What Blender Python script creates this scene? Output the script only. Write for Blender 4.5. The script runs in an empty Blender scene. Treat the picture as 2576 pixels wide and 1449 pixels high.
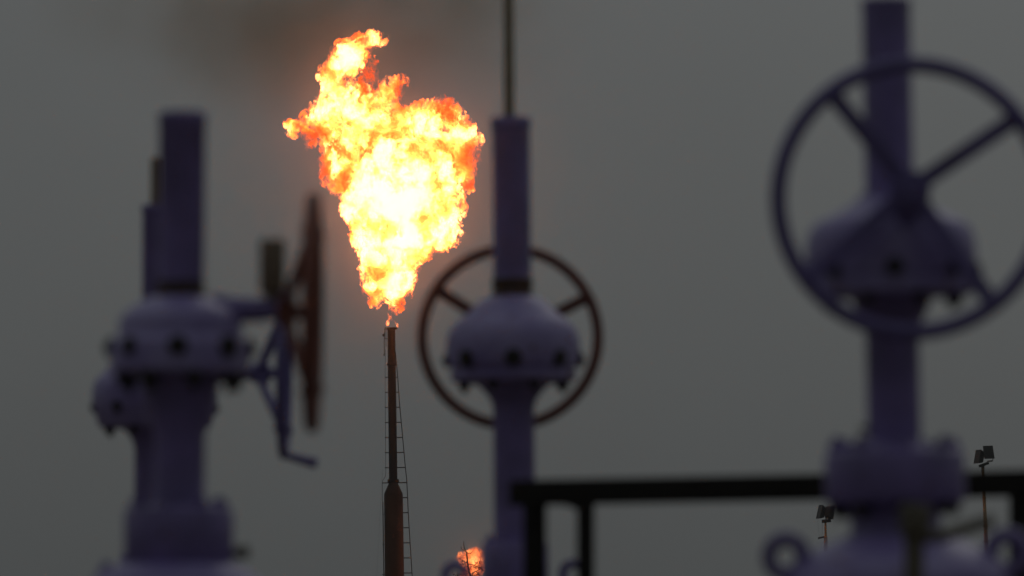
import bpy, bmesh, math, random
import numpy as np
from mathutils import Vector, Matrix

random.seed(7)
scene = bpy.context.scene
C = scene.collection
R = math.radians

# ------------------------------------------------------------------ camera
PITCH = 0.0558            # looking slightly up
EYE = 1.6
K = 0.12 / 2576.0         # picture unit (2576 across) to angle for a 300 mm lens
cam_d = bpy.data.cameras.new("camera")
cam_d.lens = 300
cam_d.sensor_width = 36
cam_d.clip_start = 0.5
cam_d.clip_end = 20000
cam_d.dof.use_dof = True
cam_d.dof.focus_distance = 302
cam_d.dof.aperture_fstop = 6.4
cam_d.dof.aperture_blades = 0
cam = bpy.data.objects.new("camera", cam_d)
C.objects.link(cam)
cam.location = (0, 0, EYE)
cam.rotation_euler = (math.pi / 2 + PITCH, 0, 0)
scene.camera = cam

# ------------------------------------------------------------------ world: hazy grey dusk sky
SUN_EL, SUN_AZ = R(38), R(20)
w = bpy.data.worlds.new("World")
scene.world = w
w.use_nodes = True
nt = w.node_tree
nt.nodes.clear()
out = nt.nodes.new("ShaderNodeOutputWorld")
bg_sky = nt.nodes.new("ShaderNodeBackground")
bg_cloud = nt.nodes.new("ShaderNodeBackground")
add = nt.nodes.new("ShaderNodeAddShader")
sky = nt.nodes.new("ShaderNodeTexSky")
sky.sky_type = 'NISHITA'
sky.sun_disc = False
sky.sun_elevation = SUN_EL
sky.sun_rotation = SUN_AZ
sky.air_density = 1.0
sky.dust_density = 6.0
hs = nt.nodes.new("ShaderNodeHueSaturation")
hs.inputs["Saturation"].default_value = 0.15
nt.links.new(sky.outputs[0], hs.inputs["Color"])
nt.links.new(hs.outputs[0], bg_sky.inputs["Color"])
bg_sky.inputs["Strength"].default_value = 0.003
# the overcast layer: brighter overhead than at the horizon, darker away from the west
tc = nt.nodes.new("ShaderNodeTexCoord")
sep = nt.nodes.new("ShaderNodeSeparateXYZ")
nt.links.new(tc.outputs["Generated"], sep.inputs[0])


def wmath(op, a, b=None, c=None, clamp=False):
    n = nt.nodes.new("ShaderNodeMath")
    n.operation = op
    n.use_clamp = clamp
    for i, v in enumerate((a, b, c)):
        if v is None:
            continue
        if hasattr(v, "is_output"):
            nt.links.new(v, n.inputs[i])
        else:
            n.inputs[i].default_value = v
    return n.outputs[0]


up = wmath('MAXIMUM', sep.outputs["Z"], 0.0)
grad = wmath('MULTIPLY_ADD', up, 3.9, 1.0)
back = wmath('MULTIPLY_ADD', sep.outputs["Y"], 0.30, 0.72)
noise = nt.nodes.new("ShaderNodeTexNoise")
noise.inputs["Scale"].default_value = 15.0
noise.inputs["Detail"].default_value = 5.0
nt.links.new(tc.outputs["Generated"], noise.inputs["Vector"])
cl = wmath('MULTIPLY_ADD', noise.outputs["Fac"], 0.22, 0.89)
st = wmath('MULTIPLY', wmath('MULTIPLY', grad, back), cl)
st = wmath('MULTIPLY', st, 0.0588)
bg_cloud.inputs["Color"].default_value = (0.928, 1.0, 1.01, 1)
nt.links.new(st, bg_cloud.inputs["Strength"])
nt.links.new(bg_sky.outputs[0], add.inputs[0])
nt.links.new(bg_cloud.outputs[0], add.inputs[1])
nt.links.new(add.outputs[0], out.inputs["Surface"])

sun_d = bpy.data.lights.new("sun", 'SUN')
sun_d.energy = 0.06
sun_d.angle = R(25)
sun_d.color = (1.0, 0.96, 0.9)
sun = bpy.data.objects.new("sun", sun_d)
C.objects.link(sun)
sv = Vector((math.sin(SUN_AZ) * math.cos(SUN_EL), math.cos(SUN_AZ) * math.cos(SUN_EL), math.sin(SUN_EL)))
sun.rotation_euler = (-sv).to_track_quat('-Z', 'Y').to_euler()

vs = scene.view_settings
vs.view_transform = 'Standard'
vs.look = 'None'
vs.exposure = 0
vs.gamma = 1
cy = scene.cycles
cy.max_bounces = 8
cy.volume_bounces = 2
cy.transparent_max_bounces = 160
cy.use_denoising = True
cy.volume_max_steps = 256
cy.sample_clamp_indirect = 12

# ------------------------------------------------------------------ picture helpers


def X(px, d):
    return (px - 1288.0) * K * d


def Z(py, d):
    return EYE + d * math.tan(PITCH + (724.5 - py) * K)


# ------------------------------------------------------------------ materials
def mat(name):
    m = bpy.data.materials.new(name)
    m.use_nodes = True
    m.node_tree.nodes.clear()
    o = m.node_tree.nodes.new("ShaderNodeOutputMaterial")
    return m, m.node_tree, o


def N(t, kind, **kw):
    n = t.nodes.new(kind)
    for k, v in kw.items():
        setattr(n, k, v)
    return n


def worn(name, base, second, spot, rough=0.5, metal=0.0, scale=6.0, spot_at=0.66, bump=0.15, spec=0.5):
    """A surface of two mixed tones with spots (rust, dirt, chipped paint) and a little relief."""
    m, t, o = mat(name)
    b = N(t, "ShaderNodeBsdfPrincipled")
    tc = N(t, "ShaderNodeTexCoord")
    n1 = N(t, "ShaderNodeTexNoise")
    n1.inputs["Scale"].default_value = scale
    n1.inputs["Detail"].default_value = 6
    n2 = N(t, "ShaderNodeTexNoise")
    n2.inputs["Scale"].default_value = scale * 2.3
    n2.inputs["Detail"].default_value = 8
    n2.inputs["Roughness"].default_value = 0.65
    n3 = N(t, "ShaderNodeTexNoise")
    n3.inputs["Scale"].default_value = scale * 14
    n3.inputs["Detail"].default_value = 4
    for n in (n1, n2, n3):
        t.links.new(tc.outputs["Object"], n.inputs["Vector"])
    r1 = N(t, "ShaderNodeValToRGB")
    r1.color_ramp.elements[0].position = 0.35
    r1.color_ramp.elements[1].position = 0.68
    r1.color_ramp.elements[0].color = (*base, 1)
    r1.color_ramp.elements[1].color = (*second, 1)
    t.links.new(n1.outputs["Fac"], r1.inputs["Fac"])
    r2 = N(t, "ShaderNodeValToRGB")
    r2.color_ramp.elements[0].position = spot_at
    r2.color_ramp.elements[1].position = spot_at + 0.05
    t.links.new(n2.outputs["Fac"], r2.inputs["Fac"])
    mx = N(t, "ShaderNodeMix", data_type='RGBA')
    t.links.new(r2.outputs["Color"], mx.inputs["Factor"])
    t.links.new(r1.outputs["Color"], mx.inputs["A"])
    mx.inputs["B"].default_value = (*spot, 1)
    t.links.new(mx.outputs["Result"], b.inputs["Base Color"])
    b.inputs["Metallic"].default_value = metal
    b.inputs["Specular IOR Level"].default_value = spec
    rr = N(t, "ShaderNodeMapRange")
    rr.inputs["To Min"].default_value = max(0.05, rough - 0.12)
    rr.inputs["To Max"].default_value = min(1, rough + 0.2)
    t.links.new(n2.outputs["Fac"], rr.inputs["Value"])
    t.links.new(rr.outputs["Result"], b.inputs["Roughness"])
    bp = N(t, "ShaderNodeBump")
    bp.inputs["Strength"].default_value = bump
    bp.inputs["Distance"].default_value = 0.004
    t.links.new(n3.outputs["Fac"], bp.inputs["Height"])
    t.links.new(bp.outputs["Normal"], b.inputs["Normal"])
    t.links.new(b.outputs[0], o.inputs["Surface"])
    return m


PAINT = worn("violet_paint", (0.255, 0.20, 0.50), (0.165, 0.135, 0.31), (0.11, 0.06, 0.045), 0.36, scale=7, spot_at=0.64, bump=0.3)
PAINT_PALE = worn("pale_violet_paint", (0.235, 0.19, 0.45), (0.34, 0.30, 0.57), (0.15, 0.08, 0.06), 0.36, scale=7, spot_at=0.61, bump=0.3)
WHEEL_BLUE = worn("navy_wheel_paint", (0.16, 0.13, 0.35), (0.12, 0.10, 0.26), (0.05, 0.03, 0.03), 0.5, scale=8)
WHEEL_RUST_GLARE = worn("rust_and_glare_wheel_paint", (0.20, 0.06, 0.042), (0.14, 0.05, 0.038), (0.22, 0.08, 0.035), 0.6, scale=8)  # rusty brown, with the flame's red lens glare put into the colour
DARK = worn("dark_bolt_steel", (0.018, 0.016, 0.016), (0.03, 0.024, 0.02), (0.06, 0.035, 0.02), 0.6, scale=30)
SHAFT = worn("greased_ring_steel", (0.055, 0.04, 0.035), (0.09, 0.055, 0.04), (0.07, 0.04, 0.02), 0.5, scale=20)
ROD = worn("tarnished_brass_rod", (0.34, 0.27, 0.17), (0.26, 0.20, 0.13), (0.09, 0.06, 0.035), 0.45, scale=18, metal=0.3)
GAUGE = worn("brown_fitting_steel", (0.15, 0.135, 0.10), (0.10, 0.09, 0.07), (0.08, 0.05, 0.03), 0.6, scale=18)
CUP = worn("rusty_brown_cup", (0.24, 0.185, 0.13), (0.17, 0.125, 0.085), (0.12, 0.07, 0.04), 0.6, scale=18)
BLACK = worn("black_railing_paint", (0.012, 0.011, 0.010), (0.018, 0.016, 0.014), (0.045, 0.022, 0.012), 0.7, scale=7, spot_at=0.72, spec=0.25)
STACK = worn("rusted_stack_steel", (0.055, 0.034, 0.025), (0.018, 0.013, 0.012), (0.09, 0.045, 0.028), 0.8, scale=1.1, spot_at=0.6, spec=0.2)
SOOT = worn("sooty_stack_steel", (0.012, 0.008, 0.007), (0.02, 0.012, 0.01), (0.02, 0.014, 0.012), 0.85, scale=3, spec=0.2)
LADDER = worn("dark_ladder_steel", (0.02, 0.018, 0.017), (0.03, 0.025, 0.02), (0.05, 0.025, 0.015), 0.8, scale=3, spec=0.2)
MAST = worn("orange_brown_mast_paint", (0.34, 0.19, 0.07), (0.26, 0.14, 0.055), (0.06, 0.04, 0.03), 0.6, scale=4)
LAMPCASE = worn("black_lamp_case", (0.009, 0.009, 0.010), (0.014, 0.014, 0.015), (0.04, 0.035, 0.03), 0.5, scale=8)
LAMPGLASS = worn("lamp_front_glass", (0.012, 0.012, 0.013), (0.02, 0.02, 0.02), (0.02, 0.02, 0.02), 0.3, scale=5, spec=0.2)
BRIGHT = worn("galvanised_bracket", (0.42, 0.42, 0.42), (0.34, 0.34, 0.34), (0.2, 0.18, 0.15), 0.4, scale=8, metal=0.4)
BARK = worn("twig_bark", (0.035, 0.026, 0.02), (0.05, 0.036, 0.026), (0.02, 0.017, 0.014), 0.9, scale=5)
LEAF = worn("dry_leaf", (0.06, 0.045, 0.022), (0.045, 0.05, 0.02), (0.03, 0.02, 0.012), 0.8, scale=9)
EARTH = worn("packed_earth", (0.17, 0.135, 0.10), (0.12, 0.10, 0.075), (0.08, 0.07, 0.05), 0.95, scale=0.25, spot_at=0.58, spec=0.15)
CONCRETE = worn("stained_concrete", (0.26, 0.25, 0.235), (0.2, 0.19, 0.18), (0.1, 0.09, 0.08), 0.9, scale=2.2, spec=0.2)


# ------------------------------------------------------------------ mesh helper
class MB:
    def __init__(self):
        self.v, self.f = [], []

    def put(self, vs, fs):
        o = len(self.v)
        self.v += [tuple(v) for v in vs]
        self.f += [tuple(i + o for i in f) for f in fs]
        return self

    def lathe(self, prof, cx=0, cyy=0, seg=56, M=None):
        """prof: (radius, height) pairs turned about the local vertical; ends are closed."""
        vs, fs = [], []
        n = len(prof)
        for r, z in prof:
            for i in range(seg):
                a = 2 * math.pi * i / seg
                vs.append(Vector((cx + r * math.cos(a), cyy + r * math.sin(a), z)))
        up_ = prof[-1][1] >= prof[0][1]
        for j in range(n - 1):
            for i in range(seg):
                a, b = j * seg + i, j * seg + (i + 1) % seg
                q = (a, b, b + seg, a + seg)
                fs.append(q if up_ else q[::-1])
        bot = tuple(range(seg))
        top = tuple((n - 1) * seg + i for i in range(seg))
        fs.append(bot[::-1] if up_ else bot)
        fs.append(top if up_ else top[::-1])
        if M is not None:
            vs = [M @ v for v in vs]
        return self.put(vs, fs)

    def cyl(self, a, b, r0, r1=None, seg=20, ends=True, bevel=0.0):
        a, b = Vector(a), Vector(b)
        r1 = r0 if r1 is None else r1
        L = (b - a).length
        q = (b - a).to_track_quat('Z', 'Y').to_matrix().to_4x4()
        M = Matrix.Translation(a) @ q
        if bevel > 0:
            bv = min(bevel, L * 0.3, r0 * 0.5, r1 * 0.5)
            prof = [(r0 - bv, 0), (r0, bv), (r1, L - bv), (r1 - bv, L)]
        else:
            prof = [(r0, 0), (r1, L)]
        return self.lathe(prof, seg=seg, M=M)

    def tube(self, pts, rad, seg=12, closed=False):
        pts = [Vector(p) for p in pts]
        n = len(pts)
        rads = rad if isinstance(rad, (list, tuple)) else [rad] * n
        vs, fs = [], []
        prev = None
        for i, p in enumerate(pts):
            if closed:
                t = pts[(i + 1) % n] - pts[i - 1]
            else:
                t = pts[min(i + 1, n - 1)] - pts[max(i - 1, 0)]
            t.normalize()
            if prev is None:
                u = t.orthogonal().normalized()
            else:
                u = (prev - t * prev.dot(t)).normalized()
            prev = u
            w_ = t.cross(u)
            for k in range(seg):
                a = 2 * math.pi * k / seg
                vs.append(p + (u * math.cos(a) + w_ * math.sin(a)) * rads[i])
        m = n if closed else n - 1
        for i in range(m):
            for k in range(seg):
                a, b = i * seg + k, i * seg + (k + 1) % seg
                j = (i + 1) % n
                c, d = j * seg + (k + 1) % seg, j * seg + k
                fs.append((a, b, c, d))
        if not closed:
            fs.append(tuple(range(seg))[::-1])
            fs.append(tuple((n - 1) * seg + k for k in range(seg)))
        return self.put(vs, fs)

    def torus(self, c, axis, R_, r, seg=96, sseg=14, flat=1.0):
        axis = Vector(axis).normalized()
        q = axis.to_track_quat('Z', 'Y').to_matrix()
        vs, fs = [], []
        for i in range(seg):
            a = 2 * math.pi * i / seg
            for k in range(sseg):
                b = 2 * math.pi * k / sseg
                v = Vector(((R_ + r * math.cos(b)) * math.cos(a), (R_ + r * math.cos(b)) * math.sin(a), r * flat * math.sin(b)))
                vs.append(Vector(c) + q @ v)
        for i in range(seg):
            for k in range(sseg):
                j, l = (i + 1) % seg, (k + 1) % sseg
                fs.append((i * sseg + k, j * sseg + k, j * sseg + l, i * sseg + l))
        return self.put(vs, fs)

    def box(self, c, s, rot=None, bev=0.0):
        bm = bmesh.new()
        bmesh.ops.create_cube(bm, size=1)
        for v in bm.verts:
            v.co = Vector((v.co.x * s[0], v.co.y * s[1], v.co.z * s[2]))
        if bev > 0:
            bmesh.ops.bevel(bm, geom=bm.edges[:], offset=bev, segments=3, profile=0.6, affect='EDGES')
        M = Matrix.Translation(Vector(c)) @ (rot.to_4x4() if rot is not None else Matrix.Identity(4))
        bm.verts.ensure_lookup_table()
        vs = [M @ v.co for v in bm.verts]
        fs = [tuple(v.index for v in f.verts) for f in bm.faces]
        bm.free()
        return self.put(vs, fs)

    def bar(self, a, b, wdt, thk, side=(0, 1, 0), bev=0.0):
        """A flat bar from a to b; wdt across, thk along SIDE."""
        a, b = Vector(a), Vector(b)
        z = (b - a).normalized()
        y = Vector(side)
        y = (y - z * y.dot(z)).normalized()
        x = y.cross(z)
        rot = Matrix((x, y, z)).transposed()
        return self.box((a + b) / 2, (wdt, thk, (b - a).length), rot, bev)

    def build(self, name, m, parent=None, smooth=40):
        me = bpy.data.meshes.new(name)
        me.from_pydata(self.v, [], self.f)
        me.materials.append(m)
        me.update()
        bm = bmesh.new()
        bm.from_mesh(me)
        bmesh.ops.recalc_face_normals(bm, faces=bm.faces[:])
        bm.to_mesh(me)
        bm.free()
        for p in me.polygons:
            p.use_smooth = True
        me.set_sharp_from_angle(angle=R(smooth))
        o = bpy.data.objects.new(name, me)
        C.objects.link(o)
        if parent is not None:
            o.parent = parent
        return o


def tag(o, label=None, cat=None, group=None, kind=None):
    if label:
        o["label"] = label
    if cat:
        o["category"] = cat
    if group:
        o["group"] = group
    if kind:
        o["kind"] = kind
    return o


def thing(name, loc, label, cat, group=None, roty=0.0):
    o = bpy.data.objects.new(name, None)
    o.empty_display_size = 0.2
    C.objects.link(o)
    o.location = loc
    o.rotation_euler = (0, roty, 0)
    return tag(o, label, cat, group)


# ------------------------------------------------------------------ ground
def make_ground():
    n, size = 160, 3000.0
    vs, fs = [], []
    rings = [0] + [3 * 1.09 ** i for i in range(82)]
    seg = 96
    for r in rings:
        for i in range(seg):
            a = 2 * math.pi * i / seg
            x, y = r * math.cos(a), 20 + r * math.sin(a)
            h = 0.05 * math.sin(x * 0.31) * math.cos(y * 0.23) if r > 60 else 0
            vs.append((x, y, h))
    for j in range(len(rings) - 1):
        for i in range(seg):
            a, b = j * seg + i, j * seg + (i + 1) % seg
            fs.append((a, b, b + seg, a + seg))
    o = MB().put(vs, fs).build("ground", EARTH)
    tag(o, kind="structure")


make_ground()

# ------------------------------------------------------------------ wellhead gate valves
VALVES = "gate valves on the wellheads"


class Frame:
    """Heights and widths of one upright valve, taken at its own distance; its axis may lean a little."""

    def __init__(self, d, ax0, y0, ax1, y1, grow=0.0):
        self.d, self.k, self.grow = d, K * d, grow
        self.sl = (ax1 - ax0) / (y1 - y0)
        self.ax0, self.y0 = ax0, y0
        g = y0
        for _ in range(20):
            g = 724.5 + (PITCH + math.atan(EYE / d)) / K
        self.gy = g
        self.loc = (X(self.axis(g), d), d, 0)
        self.roty = -math.atan(self.sl)

    def axis(self, py):
        return self.ax0 + (py - self.y0) * self.sl

    def z(self, py):
        return Z(py, self.d)

    def x(self, px, py):
        return (px - self.axis(py)) * self.k

    def P(self, px, py, dep=0.0):
        return Vector((self.x(px, py), dep * self.k, self.z(py)))

    def prof(self, lst):
        return [((r + self.grow) * self.k if r > 25 else r * self.k, self.z(py)) for r, py in lst]


def hexbolt(m, p, direction, r, length):
    """A hexagon nut with its stud end."""
    p, dn = Vector(p), Vector(direction).normalized()
    m.cyl(p, p + dn * length * 0.62, r, seg=6, bevel=r * 0.12)
    m.cyl(p + dn * length * 0.6, p + dn * length, r * 0.5, seg=12)
    return m


def hand_wheel(fr, root, c, axis, Rp, tube, spokes, dish, m, spoke_w, spoke_t, hub_r, a0, hubm=None, handle=None, hub_rise=0.0):
    """Rim with flat spokes running to a hub set back by DISH along AXIS; sizes in picture units."""
    k = fr.k
    axis = Vector(axis).normalized()
    c = Vector(c)
    up_ = Vector((0, 0, 1))
    u = up_.cross(axis).normalized()
    v = axis.cross(u)
    rim = MB().torus(c, axis, Rp * k, tube * k).build("hand_wheel", m, root)
    hc = c + axis * dish * k + Vector((0, 0, hub_rise * k))
    h = MB()
    h.cyl(hc - axis * 26 * k, hc + axis * 22 * k, hub_r * k, hub_r * 0.86 * k, seg=32, bevel=5 * k)
    h.cyl(hc - axis * 44 * k, hc - axis * 24 * k, hub_r * 0.5 * k, seg=6, bevel=2 * k)
    h.build("hub", hubm or m, rim)
    for i in range(spokes):
        a = a0 + 2 * math.pi * i / spokes
        dirn = u * math.cos(a) + v * math.sin(a)
        s = MB()
        p0 = hc + dirn * hub_r * 0.8 * k
        p1 = c + dirn * (Rp - tube * 0.4) * k
        s.bar(p0, p1, spoke_w * k, spoke_t * k, side=axis, bev=min(spoke_w, spoke_t) * 0.22 * k)
        # the little fillet where the spoke meets the rim
        s.cyl(p1 - (p1 - p0).normalized() * 16 * k, p1, spoke_w * 0.42 * k, spoke_w * 0.66 * k, seg=12)
        s.build("spoke", m, rim)
    if handle:
        a, ln = handle
        dirn = u * math.cos(a) + v * math.sin(a)
        p = c + dirn * Rp * k
        q = p - axis * ln * k + Vector((0, 0, -0.26 * ln * k))
        hh = MB().cyl(p, q, 9 * k, 14 * k, seg=16, bevel=2 * k)
        hh.build("handle", m, rim)
    return rim


def lower_tree(fr, root, y_top, r_top, r_body, m=PAINT):
    """From the lower body down to the casing head and its cellar slab on the ground: below the picture."""
    k = fr.k
    zt = fr.z(y_top)
    b = MB()
    b.lathe([(r_body * k, zt), (r_body * 1.02 * k, zt - 0.22), (r_body * 0.9 * k, zt - 0.34), (0.09, zt - 0.42), (0.09, zt - 0.6)])
    b.build("lower_body", m, root)
    f = MB()
    z0 = zt - 0.6
    f.lathe([(0.2, z0 - 0.0), (0.2, z0 - 0.09)], seg=40)
    f.lathe([(0.12, z0 - 0.09), (0.12, z0 - 0.5), (0.14, z0 - 0.6)], seg=40)
    f.lathe([(0.24, z0 - 0.6), (0.24, z0 - 0.72)], seg=40)
    f.lathe([(0.17, z0 - 0.72), (0.17, 0.0)], seg=40)
    f.build("casing_head", m, root)
    s = MB().box((0, 0, 0.06), (1.5, 1.5, 0.12), bev=0.02)
    s.build("base_slab", CONCRETE, root)


def ring_bolts(fr, root, cx, py, r, n, a0, size, length, direction, front_only=False, m=DARK):
    k = fr.k
    for i in range(n):
        a = a0 + 2 * math.pi * i / n
        rad = Vector((math.sin(a), -math.cos(a), 0))
        if front_only and rad.y > 0.35:
            continue
        p = Vector((fr.x(cx, py), 0, fr.z(py))) + rad * r * k
        dn = rad if direction == 'out' else Vector((0, 0, 1 if direction == 'up' else -1))
        sz = random.uniform(0.86, 1.12)
        dn = dn + Vector((random.uniform(-.05, .05), random.uniform(-.05, .05), random.uniform(-.05, .05)))
        hexbolt(MB(), p, dn, size * sz * k, length * random.uniform(0.85, 1.15) * k).build("bolt", m, root)


def eye_ring(fr, root, px, py, dep, R_, r, to):
    k = fr.k
    m = MB()
    p = fr.P(px, py, dep)
    m.torus(p, (0.25, 1, 0), R_ * k, r * k, seg=48, sseg=14)
    q = fr.P(to[0], to[1], dep)
    d = (q - p).normalized()
    m.cyl(p + d * R_ * k, q, r * 1.05 * k, r * 1.5 * k, seg=16)
    m.build("lifting_eye", PAINT, root)


# ---- right: the nearest valve, its navy wheel towards the camera
def right_valve():
    fr = Frame(20.5, 2232, 0, 2252, 1200, 5.0)
    k = fr.k
    root = thing("gate_valve", fr.loc, "tall violet gate valve carrying the large navy four-spoked handwheel on its near side", "valve", VALVES, fr.roty)
    MB().lathe(fr.prof([(60, 505), (57, 490), (57, 18), (59, 16), (59, 0), (54, -5), (20, -6)])).build("stem_guard", PAINT, root)
    MB().lathe(fr.prof([(64, 512), (70, 508), (70, 488), (62, 484)])).build("guard_ring", PAINT, root)
    g = fr.prof([(120, 748), (190, 744), (203, 738), (206, 728), (206, 704), (201, 699), (201, 694), (208, 688), (212, 640), (208, 600), (197, 572), (182, 556),
                 (150, 543), (112, 524), (84, 506), (66, 490)])
    MB().lathe(g).build("gear_housing", PAINT_PALE, root)
    ring_bolts(fr, root, fr.axis(680), 680, 207, 8, 0, 26, 25, 'out')
    ring_bolts(fr, root, fr.axis(742), 742, 172, 8, R(22.5), 19, 38, 'down')
    MB().lathe(fr.prof([(62, 1135), (63, 1120), (63, 842), (66, 820), (82, 790), (98, 748)])).build("bonnet_column", PAINT, root)
    n = MB()
    p = fr.P(fr.axis(1078) - 58, 1078, -10)
    n.cyl(p, p + Vector((-22 * k, 0, 0)), 11 * k, 9 * k, seg=8, bevel=1.5 * k)
    n.cyl(p + Vector((-20 * k, 0, 0)), p + Vector((-32 * k, 0, 4 * k)), 5 * k, 4 * k)
    n.build("grease_nipple", GAUGE, root)
    MB().lathe(fr.prof([(158, 1268), (168, 1262), (173, 1250), (173, 1150), (168, 1138), (158, 1132), (80, 1128), (66, 1110)])).build("bonnet_flange", PAINT, root)
    ring_bolts(fr, root, fr.axis(1130), 1133, 148, 8, R(8), 22, 34, 'up', m=PAINT)
    ring_bolts(fr, root, fr.axis(1268), 1267, 148, 8, R(8), 23, 36, 'down')
    MB().lathe(fr.prof([(150, 1395), (130, 1370), (112, 1350), (108, 1300), (116, 1268)])).build("body_neck", PAINT, root)
    MB().lathe(fr.prof([(286, 1470), (282, 1452), (268, 1430), (240, 1404), (205, 1380), (165, 1360), (130, 1349), (90, 1344)])).build("valve_body", PAINT_PALE, root)
    for px, to in ((1975, 2060), (2532, 2446)):
        eye_ring(fr, root, px, 1396, -60, 44, 20, (to, 1420))
    lower_tree(fr, root, 1469, 286, 286)
    # the wheel stands in front of the housing on a short shaft
    axis = Vector((-0.03, 1, 0.03))
    c = fr.P(2283, 518, -285)
    hand_wheel(fr, root, c, axis, 333, 21, 4, 40, WHEEL_BLUE, 42, 18, 50, R(53.4), None, hub_rise=22)
    s = MB()
    s.cyl(fr.P(2288, 505, -245), fr.P(2262, 560, -60), 36 * k, 56 * k, seg=28, bevel=4 * k)
    s.build("drive_shaft", PAINT, root)
    return fr


FR = right_valve()


def needle_valve():
    # brown fitting in front of the right valve's body with its bent line running off to the right
    fr = Frame(19.9, 2300, 1200, 2300, 1449)
    k = fr.k
    root = thing("needle_valve", fr.loc, "brown round-headed fitting on an upright pipe with a bent line off to the right", "fitting")
    MB().tube([fr.P(2296, 2200), fr.P(2297, 1800), fr.P(2298, 1500), fr.P(2300, 1345)], 26 * k, seg=20).build("riser_pipe", GAUGE, root)
    h = MB()
    h.cyl(fr.P(2302, 1350), fr.P(2303, 1268), 38 * k, 40 * k, seg=28, bevel=10 * k)
    h.cyl(fr.P(2302, 1356), fr.P(2302, 1336), 32 * k, seg=6, bevel=3 * k)
    h.build("fitting_head", GAUGE, root)
    pts = [(2310, 1350), (2345, 1349), (2378, 1344), (2410, 1335), (2440, 1325), (2470, 1316), (2500, 1308)]
    MB().tube([fr.P(x, y, i * 8) for i, (x, y) in enumerate(pts)], 17 * k, seg=14).build("bent_line", GAUGE, root)
    kn = MB()
    kn.cyl(fr.P(2300, 1312, -36), fr.P(2300, 1312, -64), 10 * k, seg=12, bevel=2 * k)
    kn.cyl(fr.P(2300, 1312, -62), fr.P(2300, 1312, -74), 24 * k, seg=18, bevel=3 * k)
    kn.build("knob", GAUGE, root)


needle_valve()


# ---- middle valve: rusty three-spoked wheel behind it
def middle_valve():
    fr = Frame(30.5, 1285, 300, 1294, 1200, 3.0)
    k = fr.k
    root = thing("gate_valve", fr.loc, "violet gate valve just right of the big flame with a brown handwheel behind", "valve", VALVES, fr.roty)
    MB().cyl(fr.P(1281, 320), fr.P(1278, -160), 14 * k, 12 * k, seg=16).build("indicator_rod", ROD, root)
    MB().lathe(fr.prof([(46, 712), (45, 700), (45, 322), (48, 320), (48, 300), (44, 295), (16, 294)])).build("stem_guard", PAINT, root)
    MB().lathe(fr.prof([(46, 752), (51, 748), (51, 738), (47, 734), (47, 716), (50, 712), (50, 704), (46, 700)])).build("guard_ring", SHAFT, root)
    MB().lathe(fr.prof([(100, 966), (140, 963), (152, 957), (155, 949), (155, 934), (151, 930), (152, 926), (160, 921), (164, 900), (166, 868), (162, 842), (152, 822), (134, 805),
                        (112, 788), (92, 768), (72, 752), (52, 744)])).build("gear_housing", PAINT_PALE, root)
    ring_bolts(fr, root, fr.axis(905), 906, 162, 8, 0, 22, 16, 'out')
    ring_bolts(fr, root, fr.axis(962), 961, 134, 8, R(22.5), 15, 24, 'down')
    MB().lathe(fr.prof([(52, 1375), (50, 1360), (49, 1030), (52, 1012), (66, 990), (92, 964)])).build("bonnet_column", PAINT, root)
    MB().lathe(fr.prof([(82, 1470), (82, 1372), (77, 1364), (54, 1360)])).build("bonnet_flange", PAINT, root)
    ring_bolts(fr, root, fr.axis(1364), 1366, 68, 8, R(22.5), 11, 20, 'up', m=PAINT)
    MB().lathe(fr.prof([(190, 1560), (180, 1510), (150, 1482), (100, 1468), (78, 1466)])).build("valve_body", PAINT_PALE, root)
    for px, to in ((1146, 1180), (1442, 1408)):
        eye_ring(fr, root, px, 1446, -20, 27, 12, (to, 1496))
    lower_tree(fr, root, 1558, 190, 190)
    c = fr.P(1283, 836, 235)
    hand_wheel(fr, root, c, Vector((0.02, -1, 0.0)), 224, 14, 3, 35, WHEEL_RUST_GLARE, 30, 12, 42, R(146.5), None)
    s = MB()
    s.cyl(fr.P(1283, 838, 205), fr.P(1288, 860, 60), 30 * k, 44 * k, seg=28, bevel=4 * k)
    s.build("drive_shaft", PAINT, root)


middle_valve()


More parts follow.
